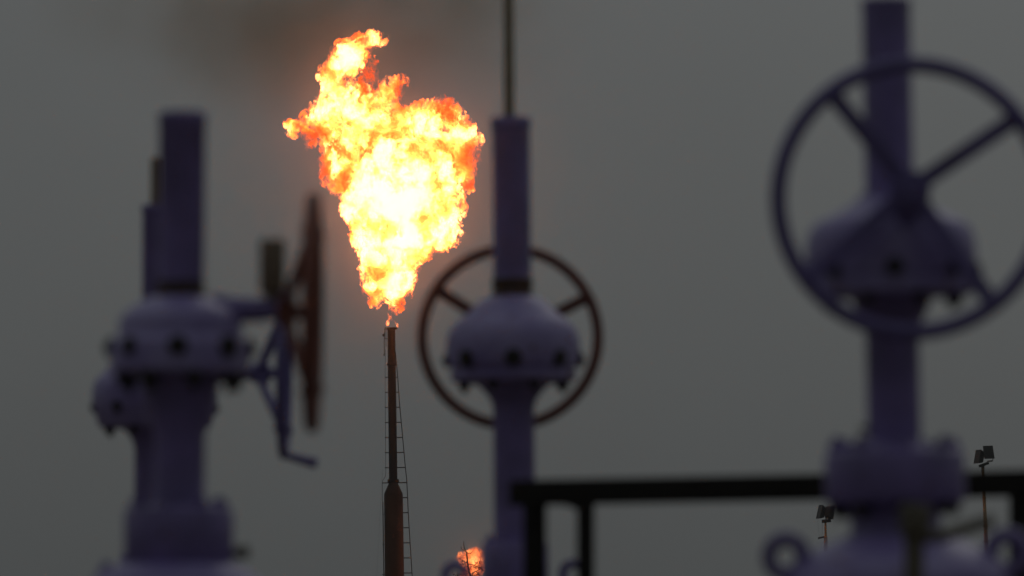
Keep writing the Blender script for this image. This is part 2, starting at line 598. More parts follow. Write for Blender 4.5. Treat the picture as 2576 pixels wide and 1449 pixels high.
# ---- left front valve: wheel seen edge-on at its right
def left_valve():
    fr = Frame(22.0, 457, 280, 450, 1300, 4.5)
    k = fr.k
    root = thing("gate_valve", fr.loc, "violet gate valve at the left whose brown handwheel is seen edge-on beside the big flame", "valve", VALVES, fr.roty)
    MB().lathe(fr.prof([(54, 716), (54, 706), (54.5, 312), (57, 309), (57, 288), (52, 281), (20, 280)])).build("stem_guard", PAINT, root)
    MB().lathe(fr.prof([(58, 750), (60, 744), (60, 734), (54, 730), (54, 718), (57, 714), (57, 708)])).build("guard_ring", SHAFT, root)
    MB().lathe(fr.prof([(120, 944), (164, 940), (171, 932), (172, 868), (168, 858), (158, 852), (153, 842), (152, 812), (147, 798),
                        (132, 782), (106, 764), (80, 752), (58, 744)])).build("gear_housing", PAINT_PALE, root)
    ring_bolts(fr, root, fr.axis(868), 876, 168, 8, 0, 28, 25, 'out')
    ring_bolts(fr, root, fr.axis(940), 938, 148, 8, R(16), 22, 46, 'down')
    MB().lathe(fr.prof([(66, 1290), (61, 1270), (60, 1092), (66, 1072), (80, 1035), (86, 990), (104, 944)])).build("bonnet_column", PAINT, root)
    MB().lathe(fr.prof([(128, 1418), (133, 1410), (134, 1292), (129, 1280), (118, 1276), (66, 1270)])).build("bonnet_flange", PAINT, root)
    ring_bolts(fr, root, fr.axis(1276), 1279, 110, 8, R(-10), 18, 30, 'up', m=PAINT)
    MB().lathe(fr.prof([(240, 1520), (218, 1476), (185, 1440), (160, 1424), (126, 1416)])).build("valve_body", PAINT_PALE, root)
    st = MB()
    st.cyl(fr.P(578, 1389), fr.P(604, 1389), 12 * k, seg=12)
    st.cyl(fr.P(598, 1389), fr.P(628, 1387), 18 * k, seg=6, bevel=2 * k)
    st.build("grease_nipple", GAUGE, root)
    le = MB()
    le.cyl(fr.P(262, 1500, -10), fr.P(270, 1412, -10), 44 * k, 12 * k, seg=20, bevel=6 * k)
    le.build("lifting_lug", PAINT, root)
    lower_tree(fr, root, 1519, 240, 240)
    # side shaft and edge-on wheel
    s = MB()
    s.cyl(fr.P(525, 778), fr.P(672, 778), 36 * k, 30 * k, seg=32, bevel=4 * k)
    s.cyl(fr.P(535, 776), fr.P(562, 776), 42 * k, seg=32, bevel=4 * k)
    s.cyl(fr.P(664, 778), fr.P(704, 780), 25 * k, seg=24)
    s.build("drive_shaft", PAINT, root)
    cup = MB()
    cup.lathe([(r * k, z) for r, z in ((15, fr.z(756)), (18, fr.z(742)), (30, fr.z(734)), (33, fr.z(726)), (33, fr.z(610)), (30, fr.z(601)), (10, fr.z(599)))],
              cx=fr.x(684, 680), cyy=0)
    cup.build("grease_cup", CUP, root)
    c = fr.P(786, 783, 0)
    ax = Vector((-1, 0.015, 0.0))
    hand_wheel(fr, root, c, ax, 287, 18, 4, 68, WHEEL_RUST_GLARE, 40, 17, 42, R(42), None)


left_valve()


# ---- left rear valve, half hidden behind the front one
def left_rear_valve():
    fr = Frame(32.0, 390, 400, 388, 1300, 2.5)
    k = fr.k
    root = thing("gate_valve", fr.loc, "smaller violet gate valve half hidden behind the left one with a cranked handwheel", "valve", VALVES, fr.roty)
    MB().cyl(fr.P(389, 540), fr.P(389, 396), 13 * k, 12 * k, seg=16, bevel=2 * k).build("indicator_rod", ROD, root)
    MB().lathe(fr.prof([(32, 800), (31, 790), (31, 536), (33, 533), (33, 519), (30, 515), (12, 514)])).build("stem_guard", PAINT, root)
    MB().lathe(fr.prof([(96, 1078), (134, 1075), (142, 1066), (146, 1046), (153, 1035), (156, 1005), (155, 975), (147, 955), (128, 938),
                        (100, 905), (70, 860), (45, 810), (34, 790)])).build("gear_housing", PAINT_PALE, root)
    ring_bolts(fr, root, fr.axis(1027), 1027, 148, 8, R(10), 18, 16, 'out')
    ring_bolts(fr, root, fr.axis(1075), 1074, 122, 8, R(22.5), 14, 22, 'down')
    MB().lathe(fr.prof([(52, 1400), (49, 1380), (48, 1130), (54, 1108), (66, 1090), (84, 1076)])).build("bonnet_column", PAINT, root)
    MB().lathe(fr.prof([(84, 1490), (84, 1400), (78, 1392), (54, 1388)])).build("bonnet_flange", PAINT, root)
    MB().lathe(fr.prof([(180, 1580), (170, 1530), (140, 1500), (90, 1488), (78, 1486)])).build("valve_body", PAINT_PALE, root)
    lower_tree(fr, root, 1579, 180, 180)
    s = MB()
    s.cyl(fr.P(520, 942), fr.P(636, 938), 20 * k, 16 * k, seg=24, bevel=3 * k)
    s.build("drive_shaft", PAINT, root)
    c = fr.P(714, 938, 0)
    hand_wheel(fr, root, c, Vector((-1, 0.02, 0.0)), 206, 12, 4, 62, WHEEL_BLUE, 30, 12, 28, R(45), None, handle=(R(-90), 84))


left_rear_valve()


# ---- black guard railing between the middle and the right valve
def railing():
    d0, d1 = 25.2, 24.2

    def at(px, py, d):
        return Vector((X(px, d), d, Z(py, d)))
    a, b = at(1312, 1240, d0), at(2700, 1213, d1)
    base = Vector(((a.x + b.x) / 2, (a.y + b.y) / 2, 0))
    root = thing("guard_railing", base, "black steel guard railing running from the middle valve to behind the one at the right", "railing")
    k = K * 24.6
    u = (b - a).normalized()
    sd = Vector((u.y, -u.x, 0)).normalized()
    MB().bar(a - base - u * 26 * k, b - base, 66 * k, 44 * k, side=sd, bev=4 * k).build("top_rail", BLACK, root)
    for px, wd in ((1347, 60), (1479, 46), (2572, 56), (1800, 0)):
        if not wd:
            continue
        t = (px - 1312) / (2700 - 1312)
        p = a.lerp(b, t) - base
        p.z -= 24 * k
        MB().bar(Vector((p.x, p.y, -0.0)), p, wd * k, 40 * k, side=(0, 1, 0), bev=4 * k).build("post", BLACK, root)
    # gusset plates at the corner posts
    for px, sg, ln in ((1479, -1, 90), (1347, -1, 40)):
        t = (px - 1312) / (2700 - 1312)
        p = a.lerp(b, t) - base
        p = p + Vector((0, 0, -22 * k))
        y0, y1 = -8 * k, 8 * k
        w0 = 16 * k
        tri = [(p.x + sg * w0, p.z + 4 * k), (p.x + sg * (w0 + ln * k), p.z + 4 * k), (p.x + sg * w0, p.z - 26 * k)]
        vs = [(x, p.y + y, z) for y in (y0, y1) for x, z in tri]
        MB().put(vs, [(0, 1, 2), (5, 4, 3), (0, 3, 4, 1), (1, 4, 5, 2), (2, 5, 3, 0)]).build("gusset", BLACK, root)
    mid = Vector((0, 0, -0.55))
    MB().bar(a - base + mid, b - base + mid, 36 * k, 30 * k, side=sd, bev=3 * k).build("mid_rail", BLACK, root)


railing()

# ------------------------------------------------------------------ flare stack
DF = 300.0
KF = K * DF


def flare_stack():
    fr = Frame(DF, 984, 830, 992.5, 1449)
    k = fr.k
    root = thing("flare_stack", fr.loc, "tall rusty flare stack under the big flame with a laddered side", "flare stack", None, fr.roty)
    MB().lathe(fr.prof([(10.5, 1222), (10.3, 1000), (9.6, 826)]), seg=40).build("upper_pipe", SOOT, root)
    tip = MB()
    tip.lathe(fr.prof([(9.8, 829), (13.5, 828.4), (13.5, 824), (8.5, 823.4)]), cx=2 * k, seg=40)
    tip.build("tip_flange", SOOT, root)
    fl = MB()
    fl.lathe(fr.prof([(10, 920), (12.5, 919), (12.5, 914), (10, 913)]), seg=32)
    fl.build("pipe_flange", SOOT, root)
    fl = MB()
    fl.lathe(fr.prof([(10, 1214), (14.5, 1213), (14.5, 1206), (10, 1205)]), seg=32)
    fl.build("pipe_flange", SOOT, root)
    MB().lathe([(24.3 * k, 0.25), *fr.prof([(24.2, 1449), (23.6, 1245), (22.6, 1240), (11.5, 1216), (10.5, 1213)])], seg=56).build("lower_shell", STACK, root)
    sl = MB().lathe([(1.3, 0.0), (1.3, 0.35)], seg=48)
    sl.build("base_plinth", CONCRETE, root)
    # ladder on the right: outer rail and rungs
    pts = [(994.5, 886), (997, 912), (1001, 960), (1004.5, 1010), (1009.5, 1065), (1015, 1125), (1020, 1180), (1023, 1205), (1024, 1225),
           (1027.5, 1300), (1032, 1370), (1037, 1449)]
    lad = MB()
    q = [fr.P(x, y, -2) for x, y in pts]
    q.append(Vector((q[-1].x + 0.1, q[-1].y, 0.4)))
    lad.tube(q, 1.05 * k, seg=8)

    def edge(py):
        for (x0, y0), (x1, y1) in zip(pts, pts[1:]):
            if y0 <= py <= y1:
                return x0 + (x1 - x0) * (py - y0) / (y1 - y0)
        return pts[-1][0] + (py - 1449) * 0.05
    ys = [898] + [911 + 37.9 * i for i in range(0, 25)]
    for py in ys:
        if fr.z(py) < 0.6:
            continue
        r = 9.5 if py < 1214 else 23.5
        lad.cyl(fr.P(fr.axis(py) + r - 2, py, -2), fr.P(edge(py) + 0.5, py, -2), 1.25 * k, seg=8)
    lad.build("ladder", LADDER, root)
    # thin igniter line on the left with its clips
    line = MB()
    lp = [(969, 880), (968.5, 940), (969, 1040), (970, 1120), (970.5, 1190), (969, 1200), (963, 1207), (962, 1215), (962, 1262)]
    line.tube([fr.P(x, y, -3) for x, y in lp], 0.5 * k, seg=6)
    for py in [949 + 37.9 * i for i in range(7)]:
        line.cyl(fr.P(968, py, -2), fr.P(fr.axis(py) - 8, py, -2), 1.1 * k, seg=8)
    line.cyl(fr.P(961, 1214.5, -4), fr.P(1023, 1214.5, -4), 1.25 * k, seg=8)
    line.build("igniter_line", LADDER, root)
    low = MB()
    low.tube([fr.P(963, 1262, -2), fr.P(964.5, 1360, -2), fr.P(966, 1449, -2), Vector((fr.x(970, 1449), 0, 0.5))], 1.2 * k, seg=8)
    for py in (1293, 1369, 1445, 1521):
        low.cyl(fr.P(961.5, py, -2), fr.P(fr.axis(py) - 22, py, -2), 0.9 * k, seg=8)
    low.build("riser_line", LADDER, root)
    # pilot burner at the tip
    pb = MB()
    pb.tube([fr.P(966.5, 894, -4), fr.P(966, 860, -4), fr.P(967.5, 830, -4), fr.P(969, 822, -3)], 1.0 * k, seg=8)
    pb.tube([fr.P(971, 872, -4), fr.P(970.5, 840, -4), fr.P(971, 824, -3)], 0.7 * k, seg=8)
    pb.box(fr.P(964.8, 843, -4), (5.5 * k, 5 * k, 7 * k), bev=0.5 * k)
    pb.cyl(fr.P(966, 828, -3), fr.P(977, 828, -3), 0.8 * k, seg=8)
    pb.cyl(fr.P(966, 851, -3), fr.P(977, 852, -3), 0.8 * k, seg=8)
    pb.cyl(fr.P(966, 895, -4), fr.P(966, 891, -4), 1.7 * k, seg=8)
    pb.build("pilot_burner", LADDER, root)
    wire = MB()
    wire.tube([fr.P(962, 1180, -4), fr.P(958, 1260, -8), fr.P(953, 1350, -12), fr.P(948, 1449, -18), Vector((fr.x(930, 1449), -3.0, 0.1))], 0.16 * k, seg=5)
    wire.build("guy_wire", LADDER, root)


flare_stack()


def small_stack():
    d = 298.0
    fr = Frame(d, 1186, 1449, 1186, 1500)
    k = fr.k
    root = thing("flare_stack", fr.loc, "short flare stack under the small flame", "flare stack")
    MB().lathe([(0.2, 0.0), (0.2, fr.z(1462))], seg=28).build("pipe", STACK, root)
    MB().lathe([(0.2, fr.z(1466)), (0.27, fr.z(1465)), (0.27, fr.z(1459)), (0.2, fr.z(1458))], seg=28).build("tip_flange", SOOT, root)


small_stack()


# ------------------------------------------------------------------ floodlight masts
def floodlight(name, root, c, w_, h_, dp, yaw, tilt):
    """A rectangular floodlight case that narrows to its back, its glass front in a raised frame."""
    M = Matrix.Translation(c) @ Matrix.Rotation(yaw, 4, 'Z') @ Matrix.Rotation(tilt, 4, 'X')
    a, b = (w_ / 2, h_ / 2), (w_ * 0.33, h_ * 0.36)

    def rect(hw, hh, y):
        return [(-hw, y, -hh), (hw, y, -hh), (hw, y, hh), (-hw, y, hh)]
    vs = rect(*a, -dp / 2) + rect(*a, -dp * 0.25) + rect(b[0] * 1.2, b[1] * 1.2, dp * 0.15) + rect(*b, dp / 2)
    fs = [(0, 1, 2, 3), (15, 14, 13, 12)]
    for j in range(3):
        for i in range(4):
            fs.append((j * 4 + i, j * 4 + 4 + i, j * 4 + 4 + (i + 1) % 4, j * 4 + (i + 1) % 4))
    m = MB().put([M @ Vector(v) for v in vs], fs)
    for z in (-0.2, 0.0, 0.2):
        mm = MB().box((0, dp * 0.4, z * h_), (w_ * 0.7, dp * 0.25, 0.012))
        m.put([M @ Vector(v) for v in mm.v], mm.f)
    for zz, ww, hh, xx in ((h_ / 2, w_ * 1.06, 0.03, 0), (-h_ / 2, w_ * 1.06, 0.03, 0), (0, 0.03, h_ * 1.06, w_ / 2), (0, 0.03, h_ * 1.06, -w_ / 2)):
        mm = MB().box((xx, -dp / 2 - 0.006, zz), (ww, 0.03, hh), bev=0.006)
        m.put([M @ Vector(v) for v in mm.v], mm.f)
    o = m.build("floodlight", LAMPCASE, root, smooth=25)
    g = MB().box((0, -dp / 2 - 0.008, 0), (w_ * 0.92, 0.012, h_ * 0.92))
    gm = MB().put([M @ Vector(v) for v in g.v], g.f)
    gm.build("lamp_glass", LAMPGLASS, o)
    return o


def mast_tall():
    fr = Frame(305.0, 2473, 1180, 2481, 1365)
    k = fr.k
    root = thing("floodlight_mast", fr.loc, "taller orange-brown mast with twin floodlights rising past the railing at the right edge", "light mast", "floodlight masts", fr.roty)
    zt = fr.z(1176)
    p = MB()
    p.lathe([(0.10, 0.0), (0.075, zt * 0.55), (0.07, fr.z(1300)), (0.062, fr.z(1300) + 0.01), (0.05, zt)], seg=20)
    for py, r in ((1212, 0.06), (1252, 0.062), (1322, 0.08), (1360, 0.08)):
        p.lathe([(r, fr.z(py) - 0.03), (r + 0.012, fr.z(py) - 0.025), (r + 0.012, fr.z(py) + 0.025), (r, fr.z(py) + 0.03)], seg=16)
    p.build("pole", MAST, root)
    b = MB()
    b.bar(fr.P(2463, 1172), fr.P(2488, 1164), 7 * k, 6 * k, bev=0.01)
    b.bar(fr.P(2473, 1188), fr.P(2473, 1170), 8 * k, 6 * k, bev=0.01)
    b.build("cross_bracket", LAMPCASE, root)
    y = MB()
    y.bar(fr.P(2483, 1161, -9), fr.P(2497, 1160, -9), 4.5 * k, 2 * k)
    y.bar(fr.P(2497, 1160, -9), fr.P(2499, 1148, -9), 2 * k, 2 * k)
    y.build("yoke", BRIGHT, root)
    floodlight("f", root, fr.P(2485, 1140, -4), 24 * k, 32 * k, 15 * k, R(18), R(-16))
    floodlight("f", root, fr.P(2466, 1149, 4), 23 * k, 33 * k, 14 * k, R(-62), R(-14))


def mast_short():
    fr = Frame(318.0, 2076.5, 1310, 2077.5, 1380)
    k = fr.k
    root = thing("floodlight_mast", fr.loc, "shorter mast with twin floodlights below the railing beside the right valve's flange", "light mast", "floodlight masts", fr.roty)
    zt = fr.z(1308)
    p = MB()
    p.lathe([(0.11, 0.0), (0.085, zt * 0.7), (0.07, fr.z(1365)), (0.066, fr.z(1352)), (0.042, fr.z(1345)), (0.038, zt)], seg=20)
    p.build("pole", MAST, root)
    b = MB()
    b.bar(fr.P(2067.5, 1311.5), fr.P(2090.5, 1309), 8.5 * k, 7 * k, bev=0.01)
    bb = MB().bar(fr.P(2058, 1353.5, 0), fr.P(2075, 1350, 0), 4.4 * k, 4 * k, bev=0.008)
    bb.build("cable_bracket", LAMPCASE, root)
    b.build("cross_bracket", LAMPCASE, root)
    y = MB()
    y.bar(fr.P(2079, 1305, -6), fr.P(2083, 1305, -6), 5 * k, 2 * k)
    y.build("yoke", BRIGHT, root)
    w_ = MB()
    w_.tube([fr.P(2057, 1299), fr.P(2058, 1318), fr.P(2060, 1338), fr.P(2062, 1352)], 0.2 * k, seg=5)
    w_.tube([fr.P(2068.5, 1314), fr.P(2069, 1328), fr.P(2068.5, 1342), fr.P(2065, 1352)], 0.2 * k, seg=5)
    w_.build("cable", LADDER, root)
    floodlight("f", root, fr.P(2085, 1287.5, -3), 21 * k, 33 * k, 13 * k, R(142), R(14))
    floodlight("f", root, fr.P(2067.5, 1288.5, 3), 21 * k, 33 * k, 12 * k, R(-68), R(-14))


mast_tall()
mast_short()


# ------------------------------------------------------------------ bare young tree in front of the small flame
def sapling():
    d = 285.0
    fr = Frame(d, 1176, 1400, 1182, 1449)
    fr.sl = 0.0
    fr.ax0 = 1182
    fr.loc = (X(1182, d), d, 0)
    k = fr.k
    root = thing("bare_tree", fr.loc, "thin nearly leafless treetop standing dark before the small flame", "tree")
    t = MB()
    base = Vector((0.0, 0.0, 0.0))
    main = [(1187, 1470), (1184, 1449), (1180.5, 1437), (1178, 1428), (1176.5, 1418), (1175.5, 1408), (1174.5, 1398), (1174, 1391), (1171, 1385), (1168, 1378), (1166.5, 1370), (1167, 1361)]
    pts = [base, Vector((0.15, 0.1, 3.0)), Vector((-0.1, 0.0, 5.6))] + [fr.P(x, y) for x, y in main]
    rads = [0.09, 0.07, 0.05] + [v_ * k for v_ in (3.2, 2.8, 2.4, 2.2, 2.0, 1.9, 1.8, 1.7, 1.4, 1.2, 1.0, 0.6)]
    t.tube(pts, rads, seg=8)
    t.build("trunk", BARK, root)
    br = MB()
    limbs = [
        [(1172.5, 1387), (1167, 1384), (1163, 1382), (1160, 1378), (1160.5, 1374)],
        [(1174, 1390), (1179, 1391.5), (1184, 1392), (1187, 1389), (1190, 1386)],
        [(1175.8, 1413), (1171, 1414), (1168, 1417), (1166, 1422)],
        [(1177, 1419), (1185, 1419), (1193, 1422), (1201, 1425), (1210, 1428)],
        [(1177.5, 1424), (1172, 1424), (1166, 1429)],
        [(1193, 1422), (1197, 1418), (1201, 1415)],
        [(1176, 1416), (1166, 1411), (1160, 1407), (1156, 1404)],
        [(1184, 1449), (1192, 1440), (1203, 1434), (1212, 1430)],
        [(1181, 1440), (1168, 1444), (1156, 1446), (1145, 1447)],
        [(1181, 1440), (1170, 1434), (1160, 1437)],
        [(1184, 1449), (1196, 1447), (1206, 1444)],
    ]
    for l in limbs:
        dz = random.uniform(-12, 12)
        n = len(l)
        br.tube([fr.P(x, y, dz * i / n) for i, (x, y) in enumerate(l)], [max(0.55, 1.25 - 0.15 * i) * k for i in range(n)], seg=6)
    br.build("branches", BARK, root)
    lf = MB()
    for cx, cyy, n, sp in ((1162, 1410, 12, 5), (1168, 1418, 8, 4), (1201, 1416, 14, 5), (1206, 1426, 18, 6), (1214, 1431, 16, 6), (1150, 1446, 22, 9), (1204, 1443, 18, 8), (1190, 1446, 12, 7), (1172, 1440, 10, 6), (1196, 1426, 8, 4)):
        for _ in range(n):
            p = fr.P(cx + random.gauss(0, sp), cyy + random.gauss(0, sp * 0.45), random.gauss(0, sp))
            a = Vector((random.gauss(0, 1), random.gauss(0, 1), random.gauss(0, 0.6))).normalized()
            b = a.orthogonal().normalized()
            L, W = random.uniform(2.4, 4.8) * k, random.uniform(0.9, 1.7) * k
            lf.put([p - a * L, p - b * W, p + a * L, p + b * W], [(0, 1, 2, 3)])
    lf.build("foliage", LEAF, root)


sapling()


# ------------------------------------------------------------------ flames
def spectral_noise(shape, beta, lo, hi, seed, stretch=(1, 1, 1)):
    """Gaussian noise with power falling as k^-beta between wavelengths HI and LO (in cells)."""
    rng = np.random.default_rng(seed)
    white = rng.standard_normal(shape).astype(np.float32)
    f = np.fft.rfftn(white)
    ks = [np.fft.fftfreq(shape[0])[:, None, None] * stretch[0], np.fft.fftfreq(shape[1])[None, :, None] * stretch[1], np.fft.rfftfreq(shape[2])[None, None, :] * stretch[2]]
    kk = np.sqrt(ks[0] ** 2 + ks[1] ** 2 + ks[2] ** 2)
    kk[0, 0, 0] = 1
    amp = kk ** (-beta / 2)
    amp *= 1 / (1 + (1.0 / (hi * kk)) ** 6)
    amp *= np.exp(-(kk * lo) ** 2)
    amp[0, 0, 0] = 0
    f *= amp
    r = np.fft.irfftn(f, s=shape, axes=(0, 1, 2)).astype(np.float32)
    return r / r.std()


def surface_nets(f, origin, h):
    """Closed quad mesh round the cells where F < 0 (naive surface nets)."""
    f = f.copy()
    for s in (0, -1):
        f[s, :, :] = 1
        f[:, s, :] = 1
        f[:, :, s] = 1
    ins = f < 0
    nx, ny, nz = f.shape
    cnt = np.zeros((nx - 1, ny - 1, nz - 1), np.int8)
    for dx in (0, 1):
        for dy in (0, 1):
            for dz in (0, 1):
                cnt += ins[dx:nx - 1 + dx, dy:ny - 1 + dy, dz:nz - 1 + dz]
    act = (cnt > 0) & (cnt < 8)
    ci = np.argwhere(act)
    idx = np.full(act.shape, -1, np.int32)
    idx[act] = np.arange(len(ci))
    acc = np.zeros((len(ci), 3), np.float32)
    num = np.zeros(len(ci), np.float32)
    corners = [(a, b, c) for a in (0, 1) for b in (0, 1) for c in (0, 1)]
    for a in corners:
        for ax in range(3):
            if a[ax]:
                continue
            b = list(a)
            b[ax] = 1
            fa = f[ci[:, 0] + a[0], ci[:, 1] + a[1], ci[:, 2] + a[2]]
            fb = f[ci[:, 0] + b[0], ci[:, 1] + b[1], ci[:, 2] + b[2]]
            x = (fa < 0) != (fb < 0)
            t = np.where(x, fa / np.where(x, fa - fb, 1), 0)
            p = np.zeros((len(ci), 3), np.float32)
            p[:] = a
            p[:, ax] = t
            acc += p * x[:, None]
            num += x
    v = (ci + acc / num[:, None]) * h + np.asarray(origin, np.float32)
    quads = []
    for ax in range(3):
        sl0 = [slice(1, -1)] * 3
        sl1 = [slice(1, -1)] * 3
        sl0[ax] = slice(0, -1)
        sl1[ax] = slice(1, None)
        a, b = ins[tuple(sl0)], ins[tuple(sl1)]
        e = np.argwhere(a != b)
        fl = a[tuple(e.T)]
        g = e + 1
        g[:, ax] -= 1
        o1, o2 = [(1, 2), (2, 0), (0, 1)][ax]
        q = []
        for s1, s2 in ((-1, -1), (0, -1), (0, 0), (-1, 0)):
            c = g.copy()
            c[:, o1] += s1
            c[:, o2] += s2
            q.append(idx[c[:, 0], c[:, 1], c[:, 2]])
        q = np.stack(q, 1)
        q[~fl] = q[~fl][:, ::-1]
        quads.append(q)
    return v.astype(np.float32), np.concatenate(quads).astype(np.int32)


def mesh_np(name, v, q, m):
    me = bpy.data.meshes.new(name)
    me.vertices.add(len(v))
    me.vertices.foreach_set("co", v.ravel())
    me.loops.add(q.size)
    me.loops.foreach_set("vertex_index", q.ravel())
    me.polygons.add(len(q))
    me.polygons.foreach_set("loop_start", np.arange(0, q.size, 4, dtype=np.int32))
    me.polygons.foreach_set("use_smooth", np.ones(len(q), bool))
    me.materials.append(m)
    me.update(calc_edges=True)
    me.validate()
    o = bpy.data.objects.new(name, me)
    C.objects.link(o)
    return o


def flame_material(name, hots, gain, sigma, step, scale=1.0, cool=()):
    """Glowing gas: emission and absorption through the flame's depth, in two mixed temperatures."""
    m, t, o = mat(name)
    tc = N(t, "ShaderNodeTexCoord")

    def mth(op, a, b=None, c=None, clamp=False):
        n = N(t, "ShaderNodeMath", operation=op, use_clamp=clamp)
        for i, v in enumerate((a, b, c)):
            if v is None:
                continue
            if hasattr(v, "is_output"):
                t.links.new(v, n.inputs[i])
            else:
                n.inputs[i].default_value = v
        return n.outputs[0]
    warp = N(t, "ShaderNodeTexNoise")
    warp.inputs["Scale"].default_value = 0.9 * scale
    warp.inputs["Detail"].default_value = 2
    t.links.new(tc.outputs["Object"], warp.inputs["Vector"])
    wv = N(t, "ShaderNodeVectorMath", operation='MULTIPLY_ADD')
    t.links.new(warp.outputs["Color"], wv.inputs[0])
    wv.inputs[1].default_value = (0.9 / scale,) * 3
    t.links.new(tc.outputs["Object"], wv.inputs[2])
    w2 = N(t, "ShaderNodeTexNoise")
    w2.inputs["Scale"].default_value = 1.6 * scale
    w2.inputs["Detail"].default_value = 6
    w2.inputs["Roughness"].default_value = 0.6
    t.links.new(tc.outputs["Object"], w2.inputs["Vector"])
    wc = N(t, "ShaderNodeVectorMath", operation='SUBTRACT')
    t.links.new(w2.outputs["Color"], wc.inputs[0])
    wc.inputs[1].default_value = (0.5, 0.5, 0.5)
    wv2 = N(t, "ShaderNodeVectorMath", operation='MULTIPLY_ADD')
    t.links.new(wc.outputs[0], wv2.inputs[0])
    wv2.inputs[1].default_value = (1.5 / scale,) * 3
    t.links.new(tc.outputs["Object"], wv2.inputs[2])
    n1 = N(t, "ShaderNodeTexNoise")
    n1.inputs["Scale"].default_value = 0.8 * scale
    n1.inputs["Detail"].default_value = 9
    n1.inputs["Roughness"].default_value = 0.63
    t.links.new(wv.outputs[0], n1.inputs["Vector"])
    # heat of the rising core
    core = None
    for hot_at, hot_r, soft in hots:
        dist = N(t, "ShaderNodeVectorMath", operation='DISTANCE')
        t.links.new(wv2.outputs[0], dist.inputs[0])
        dist.inputs[1].default_value = hot_at
        cr = N(t, "ShaderNodeMapRange", interpolation_type='SMOOTHSTEP')
        cr.inputs["From Min"].default_value = hot_r
        cr.inputs["From Max"].default_value = hot_r * soft
        t.links.new(dist.outputs["Value"], cr.inputs["Value"])
        core = cr.outputs[0] if core is None else mth('MAXIMUM', core, cr.outputs[0])
    nn = mth('MULTIPLY_ADD', mth('SUBTRACT', n1.outputs["Fac"], 0.5), 5.6, 0.84)
    heat = mth('MULTIPLY_ADD', core, 0.42, nn, clamp=False)
    for cx_, cr_, amt in cool:
        dc = N(t, "ShaderNodeVectorMath", operation='DISTANCE')
        t.links.new(wv2.outputs[0], dc.inputs[0])
        dc.inputs[1].default_value = cx_
        mc = N(t, "ShaderNodeMapRange", interpolation_type='SMOOTHSTEP')
        mc.inputs["From Min"].default_value = cr_
        mc.inputs["From Max"].default_value = cr_ * 0.5
        t.links.new(dc.outputs["Value"], mc.inputs["Value"])
        heat = mth('MULTIPLY_ADD', mc.outputs[0], -amt, heat)
    heat = mth('MINIMUM', mth('MAXIMUM', heat, 0.0), 1.3)
    ramp = N(t, "ShaderNodeValToRGB")
    e = ramp.color_ramp.elements
    e[0].position, e[0].color = 0.0, (1.0, 0.075, 0.008, 1)
    e[1].position, e[1].color = 1.0, (1.0, 0.30, 0.085, 1)
    x = e.new(0.45)
    x.color = (1.0, 0.135, 0.013, 1)
    x = e.new(0.7)
    x.color = (1.0, 0.19, 0.03, 1)
    t.links.new(mth('DIVIDE', heat, 1.3), ramp.inputs["Fac"])
    strength = mth('MULTIPLY', mth('MULTIPLY_ADD', mth('POWER', heat, 2.0), 6.2, 1.1), gain * sigma)
    # torn, streaked density: the thin edges break into wisps
    st_ = N(t, "ShaderNodeVectorMath", operation='MULTIPLY')
    t.links.new(wv2.outputs[0], st_.inputs[0])
    st_.inputs[1].default_value = (1.0, 1.0, 0.5)
    nd = N(t, "ShaderNodeTexNoise")
    nd.inputs["Scale"].default_value = 3.0 * scale
    nd.inputs["Detail"].default_value = 6
    nd.inputs["Roughness"].default_value = 0.62
    t.links.new(st_.outputs[0], nd.inputs["Vector"])
    dm = N(t, "ShaderNodeMapRange", interpolation_type='SMOOTHSTEP')
    dm.inputs["From Min"].default_value = 0.45
    dm.inputs["From Max"].default_value = 0.62
    t.links.new(nd.outputs["Fac"], dm.inputs["Value"])
    strength = mth('MULTIPLY', strength, dm.outputs[0])
    em = N(t, "ShaderNodeEmission")
    t.links.new(ramp.outputs["Color"], em.inputs["Color"])
    t.links.new(strength, em.inputs["Strength"])
    ab = N(t, "ShaderNodeVolumeAbsorption")
    ab.inputs["Color"].default_value = (0, 0, 0, 1)
    t.links.new(mth('MULTIPLY', dm.outputs[0], sigma), ab.inputs["Density"])
    ad = N(t, "ShaderNodeAddShader")
    t.links.new(em.outputs[0], ad.inputs[0])
    t.links.new(ab.outputs[0], ad.inputs[1])
    t.links.new(ad.outputs[0], o.inputs["Volume"])
    # the thin burning skin
    tr = N(t, "ShaderNodeBsdfTransparent")
    e2 = N(t, "ShaderNodeEmission")
    e2.inputs["Color"].default_value = (1.0, 0.12, 0.02, 1)
    e2.inputs["Strength"].default_value = 0.03
    a2 = N(t, "ShaderNodeAddShader")
    t.links.new(tr.outputs[0], a2.inputs[0])
    t.links.new(e2.outputs[0], a2.inputs[1])
    t.links.new(a2.outputs[0], o.inputs["Surface"])
    m.cycles.volume_step_rate = step
    m.cycles.emission_sampling = 'NONE'
    return m


